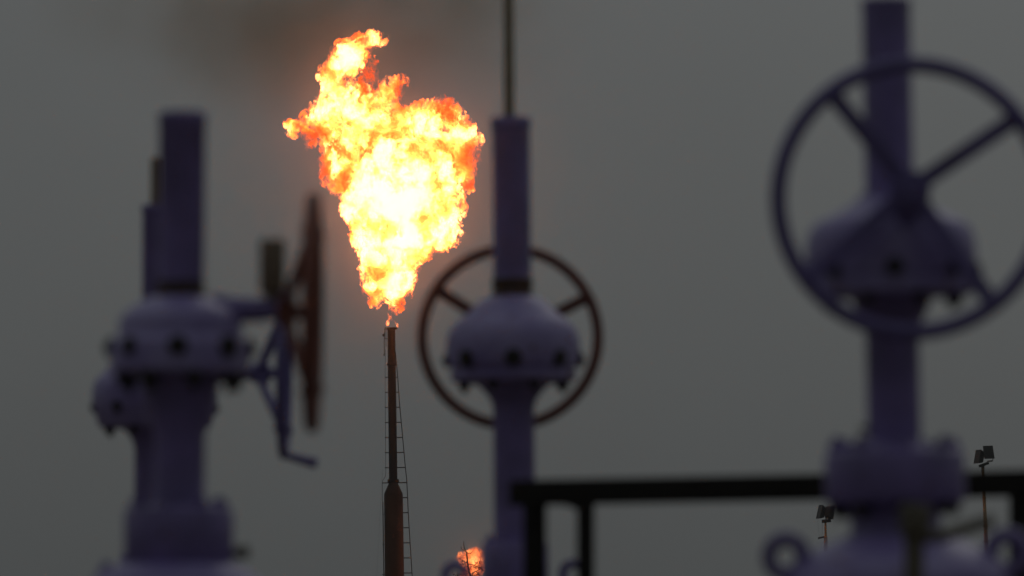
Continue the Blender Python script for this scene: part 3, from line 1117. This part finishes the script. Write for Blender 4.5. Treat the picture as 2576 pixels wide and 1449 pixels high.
def flame(name, d, box, h, blobs, m, seeds, amps, smooth, origin_px):
    """BLOBS: round cones (x0, y0, r0, x1, y1, r1, depth, roughness) in picture units at distance D."""
    x0, x1, y0, y1, dep = box
    nx, nz, ny = int((x1 - x0) / h), int((y1 - y0) / h), int(2 * dep / h)
    gx = (x0 + np.arange(nx) * h).astype(np.float32)[:, None, None]
    gy = (-dep + np.arange(ny) * h).astype(np.float32)[None, :, None]
    gz = (y1 - np.arange(nz) * h).astype(np.float32)[None, None, :]
    full = (nx, ny, nz)
    gx, gy, gz = gx[::2], gy[:, ::2], gz[:, :, ::2]
    acc = np.zeros((gx.shape[0], gy.shape[1], gz.shape[2]), np.float32)
    for (ax, ay, ar, bx, by, br, dz, fl) in blobs:
        bax, bay = bx - ax, by - ay
        L2 = bax * bax + bay * bay + 1e-6
        px, pz, py = gx - ax, gz - ay, (gy - dz) * fl
        tt = np.clip((px * bax + pz * bay) / L2, 0, 1)
        dd = np.sqrt((px - tt * bax) ** 2 + (pz - tt * bay) ** 2 + py ** 2) - (ar + (br - ar) * tt)
        acc += np.exp(-np.clip(dd, -6 * smooth, 40 * smooth) / smooth)
    sd = -smooth * np.log(acc + 1e-18)
    for ax_ in range(3):
        n_ = full[ax_]
        t_ = np.arange(n_) / 2.0
        i0 = np.minimum(t_.astype(int), sd.shape[ax_] - 1)
        i1 = np.minimum(i0 + 1, sd.shape[ax_] - 1)
        shp = [1, 1, 1]
        shp[ax_] = n_
        wt = (t_ - i0).astype(np.float32).reshape(shp)
        sd = np.take(sd, i0, ax_) * (1 - wt) + np.take(sd, i1, ax_) * wt
    sh = full
    n1 = spectral_noise(sh, 4.0, 10 / h, amps[3] / h, seeds[0])
    n2 = spectral_noise(sh, 3.6, 0.6, 60 / h, seeds[1], (1.15, 1, 2.0))
    n3 = spectral_noise(sh, 2.8, 0.7, 26 / h, seeds[2], (1.1, 1, 2.2))
    fade = np.exp(-(np.maximum(sd, 0) / amps[4]) ** 2)
    f = sd - fade * (amps[0] * (np.minimum(np.abs(n1), 2.2) - 0.75) + amps[1] * np.clip(n2, -2.5, 2.5) + amps[2] * 2.2 * (0.75 - np.minimum(np.abs(n3), 1.7))) - amps[5]
    ox, oy = origin_px
    k = K * d
    v, q = surface_nets(f, (0, 0, 0), 1.0)
    pos = np.empty_like(v)
    pos[:, 0] = (x0 + v[:, 0] * h - ox) * k
    pos[:, 1] = (-dep + v[:, 1] * h) * k
    pos[:, 2] = (oy - (y1 - v[:, 2] * h)) * k
    o = mesh_np(name, pos, q, m)
    o.location = (X(ox, d), d, Z(oy, d))
    return o


BIG = [
    # lower fireball, nearest to us
    (1000, 560, 112, 1020, 492, 124, -40, 1.0), (925, 510, 60, 940, 470, 52, -50, 1.0), (1095, 505, 62, 1110, 580, 42, -40, 1.0),
    (1000, 440, 80, 1050, 430, 80, -60, 1.0), (1098, 440, 45, 1128, 520, 32, -50, 1.0),
    # taper to the tip
    (990, 600, 92, 975, 680, 62, -20, 1.0), (978, 680, 54, 972, 722, 28, -5, 1.0), (965, 730, 20, 944, 760, 8, 0, 1.0), (985, 730, 20, 999, 768, 9, 0, 1.0),
    (930, 685, 14, 924, 722, 6, 6, 1.0), (1022, 690, 16, 1016, 735, 9, 6, 1.0),
    # left column and shoulder
    (868, 330, 58, 862, 425, 50, 45, 1.0), (872, 440, 45, 884, 472, 28, 50, 1.0), (850, 290, 62, 885, 270, 60, 25, 1.0), (835, 225, 26, 850, 250, 45, 10, 1.0),
    # left tongue
    (800, 285, 24, 770, 312, 16, 5, 1.0), (768, 312, 13, 735, 320, 7, 5, 1.0), (738, 318, 6, 728, 308, 2, 5, 1.0), (745, 322, 5, 738, 336, 2, 5, 1.0), (775, 335, 5, 778, 362, 4, 15, 1.0),
    # top plume
    (838, 190, 26, 872, 145, 36, 0, 1.0), (872, 145, 36, 905, 112, 22, -5, 1.0), (908, 112, 17, 934, 88, 5, -5, 1.0), (815, 188, 9, 830, 200, 20, 0, 1.0),
    # middle mass and right lobe
    (930, 310, 62, 985, 330, 66, 20, 1.0), (960, 370, 66, 1030, 370, 58, 40, 1.0), (1055, 305, 44, 1105, 288, 40, 30, 1.0), (1090, 350, 68, 1125, 375, 62, 45, 1.0),
    (1130, 312, 40, 1160, 340, 36, 30, 1.0), (1165, 370, 30, 1168, 410, 26, 25, 1.0), (1180, 345, 16, 1192, 350, 9, 15, 1.0), (1150, 420, 36, 1165, 440, 16, 40, 1.0),
    # wisps over the saddle
    (955, 245, 16, 975, 215, 13, 25, 1.0), (975, 218, 11, 1010, 200, 6, 25, 1.0), (990, 250, 12, 1000, 220, 8, 30, 1.0), (1172, 450, 7, 1176, 466, 5, 35, 1.0),
    (915, 190, 6, 938, 150, 4, 35, 1.4), (932, 186, 6, 944, 180, 5, 40, 1.4), (915, 215, 8, 925, 245, 10, 45, 1.4), (890, 215, 8, 915, 235, 9, 45, 1.4),
    (956, 92, 2.6, 957, 90, 2, 0, 1.0), (960, 103, 3, 961, 101, 2, 0, 1.0), (943, 100, 3, 946, 104, 2, 0, 1.0),
]
ORG = (985, 775)
HOT = [(((x - ORG[0]) * KF, dy * KF, (ORG[1] - y) * KF), r * KF, q) for x, y, dy, r, q in
       ((1010, 520, -75, 175, 0.66), (985, 640, -20, 120, 0.7), (975, 715, 0, 50, 0.4), (850, 270, -20, 70, 0.45), (880, 140, -20, 42, 0.3), (775, 305, -5, 42, 0.3), (740, 316, 0, 22, 0.3), (820, 250, -10, 50, 0.3), (835, 390, -10, 42, 0.3), (1085, 330, -20, 55, 0.3))]
COOL = [(((x - ORG[0]) * KF, dy * KF, (ORG[1] - y) * KF), r * KF, a) for x, y, dy, r, a in
        ((930, 172, 35, 48, 0.8), (905, 225, 45, 50, 0.7), (776, 352, 15, 30, 0.7), (1176, 462, 35, 26, 0.4),
         (1150, 390, 20, 60, 0.3), (890, 410, 0, 62, 0.3), (1000, 395, -70, 30, 0.9), (1090, 385, -10, 40, 0.4), (1120, 290, 0, 24, 0.4))]
FLAME_MAT = flame_material("burning_gas", HOT, 1.0, 10.0, 0.07, 1.0, COOL)
fo = flame("gas_flame", DF, (704, 1226, 64, 796, 190), 1.5, BIG, FLAME_MAT, (11, 12, 13), (8, 9.0, 4.0, 100, 26, 3.5), 4.0, ORG)
tag(fo, "huge yellow and white gas flame billowing above the tall flare stack", "flame")

PILOT = [(974, 815, 4.5, 979, 800, 4, 0, 1.0), (979, 800, 3.5, 975, 788, 1.5, 0, 1.0), (985, 806, 1.6, 984, 792, 0.8, 4, 1.0),
         (991, 807, 1.0, 999, 817, 2.2, 0, 1.0), (999, 816, 2.0, 1000, 823, 1.5, 0, 1.0)]
PM = flame_material("pilot_gas", [((0, 0, 8 * KF), 12 * KF, 0.5)], 0.6, 9.0, 0.2, 6.0)
po = flame("pilot_flame", DF, (962, 1008, 780, 828, 16), 0.55, PILOT, PM, (31, 32, 33), (0.8, 0.7, 0.35, 14, 3, 0.3), 1.0, (976, 820))
tag(po, "small licking pilot flame right on the tip of the tall flare stack", "flame")

SMALL = [(1190, 1408, 26, 1192, 1425, 24, 0, 1.0), (1172, 1402, 15, 1180, 1420, 14, 4, 1.0), (1158, 1404, 8, 1160, 1413, 7, 8, 1.0),
         (1160, 1394, 4, 1164, 1400, 6, 4, 1.0), (1196, 1392, 12, 1206, 1396, 9, 0, 1.0), (1205, 1420, 12, 1204, 1432, 9, 0, 1.0), (1185, 1436, 14, 1186, 1452, 8, 0, 1.0),
         (1168, 1440, 6, 1166, 1450, 4, 5, 1.0)]
SM = flame_material("small_flare_gas", [((6 * K * 298, -10 * K * 298, 42 * K * 298), 20 * K * 298, 0.4)], 0.34, 5.0, 0.2, 4.0)
so = flame("gas_flame", 298.0, (1138, 1232, 1368, 1466, 42), 0.8, SMALL, SM, (41, 42, 43), (3.6, 2.8, 1.6, 30, 10, 1.0), 2.0, (1186, 1455))
tag(so, "small orange gas flame low behind the leafless treetop", "flame")


def flame_light(name, parent_loc, power, radius, col):
    l = bpy.data.lights.new(name, 'POINT')
    l.energy = power
    l.shadow_soft_size = radius
    l.color = col
    o = bpy.data.objects.new(name, l)
    o.location = parent_loc
    C.objects.link(o)


flame_light("flame_glow_light", (X(1015, DF), DF + 1.2, Z(500, DF)), 220, 1.4, (1.0, 0.20, 0.06))
flame_light("small_flame_light", (X(1192, 298), 300.3, Z(1405, 298)), 110, 0.3, (1.0, 0.25, 0.07))

# ------------------------------------------------------------------ dark smoke drifting off the flame
def smoke():
    m, t, o = mat("thin_brown_smoke")
    tc = N(t, "ShaderNodeTexCoord")
    n1 = N(t, "ShaderNodeTexNoise")
    n1.inputs["Scale"].default_value = 0.26
    n1.inputs["Detail"].default_value = 4
    t.links.new(tc.outputs["Object"], n1.inputs["Vector"])
    ln = N(t, "ShaderNodeVectorMath", operation='MULTIPLY')
    t.links.new(tc.outputs["Object"], ln.inputs[0])
    ln.inputs[1].default_value = (1 / 11.5, 1 / 2.6, 1 / 5.4)
    le = N(t, "ShaderNodeVectorMath", operation='LENGTH')
    t.links.new(ln.outputs[0], le.inputs[0])
    fall = N(t, "ShaderNodeMapRange", interpolation_type='SMOOTHSTEP')
    fall.inputs["From Min"].default_value = 1.0
    fall.inputs["From Max"].default_value = 0.1
    t.links.new(le.outputs["Value"], fall.inputs["Value"])
    mr = N(t, "ShaderNodeMapRange", interpolation_type='SMOOTHSTEP')
    mr.inputs["From Min"].default_value = 0.2
    mr.inputs["From Max"].default_value = 0.8
    t.links.new(n1.outputs["Fac"], mr.inputs["Value"])
    mu = N(t, "ShaderNodeMath", operation='MULTIPLY')
    t.links.new(fall.outputs[0], mu.inputs[0])
    t.links.new(mr.outputs[0], mu.inputs[1])
    mu2 = N(t, "ShaderNodeMath", operation='MULTIPLY')
    t.links.new(mu.outputs[0], mu2.inputs[0])
    mu2.inputs[1].default_value = 0.52
    ab = N(t, "ShaderNodeVolumeAbsorption")
    ab.inputs["Color"].default_value = (0.42, 0.25, 0.08, 1)
    t.links.new(mu2.outputs[0], ab.inputs["Density"])
    t.links.new(ab.outputs[0], o.inputs["Volume"])
    m.cycles.volume_step_rate = 0.5
    bm = bmesh.new()
    bmesh.ops.create_icosphere(bm, subdivisions=4, radius=1)
    for v in bm.verts:
        v.co = Vector((v.co.x * 11.55, v.co.y * 2.65, v.co.z * 5.45))
    me = bpy.data.meshes.new("smoke")
    bm.to_mesh(me)
    bm.free()
    me.materials.append(m)
    ob = bpy.data.objects.new("smoke", me)
    C.objects.link(ob)
    ob.location = (X(790, 306), 307.5, Z(0, 306))
    tag(ob, "thin brown smoke drifting off above the big flame", "smoke", kind="stuff")


smoke()


# ------------------------------------------------------------------ haze
def haze():
    m, t, o = mat("evening_haze")
    pv = N(t, "ShaderNodeVolumePrincipled")
    pv.inputs["Color"].default_value = (0.93, 0.92, 0.91, 1)
    pv.inputs["Density"].default_value = 0.00030
    pv.inputs["Anisotropy"].default_value = 0.9945
    pv.inputs["Density Attribute"].default_value = ""
    t.links.new(pv.outputs[0], o.inputs["Volume"])
    b = MB().box((0, 160, 17.5), (160, 420, 39))
    me_o = b.build("haze", m)
    tag(me_o, "thin grey evening haze over the whole gas field", "haze", kind="stuff")


haze()
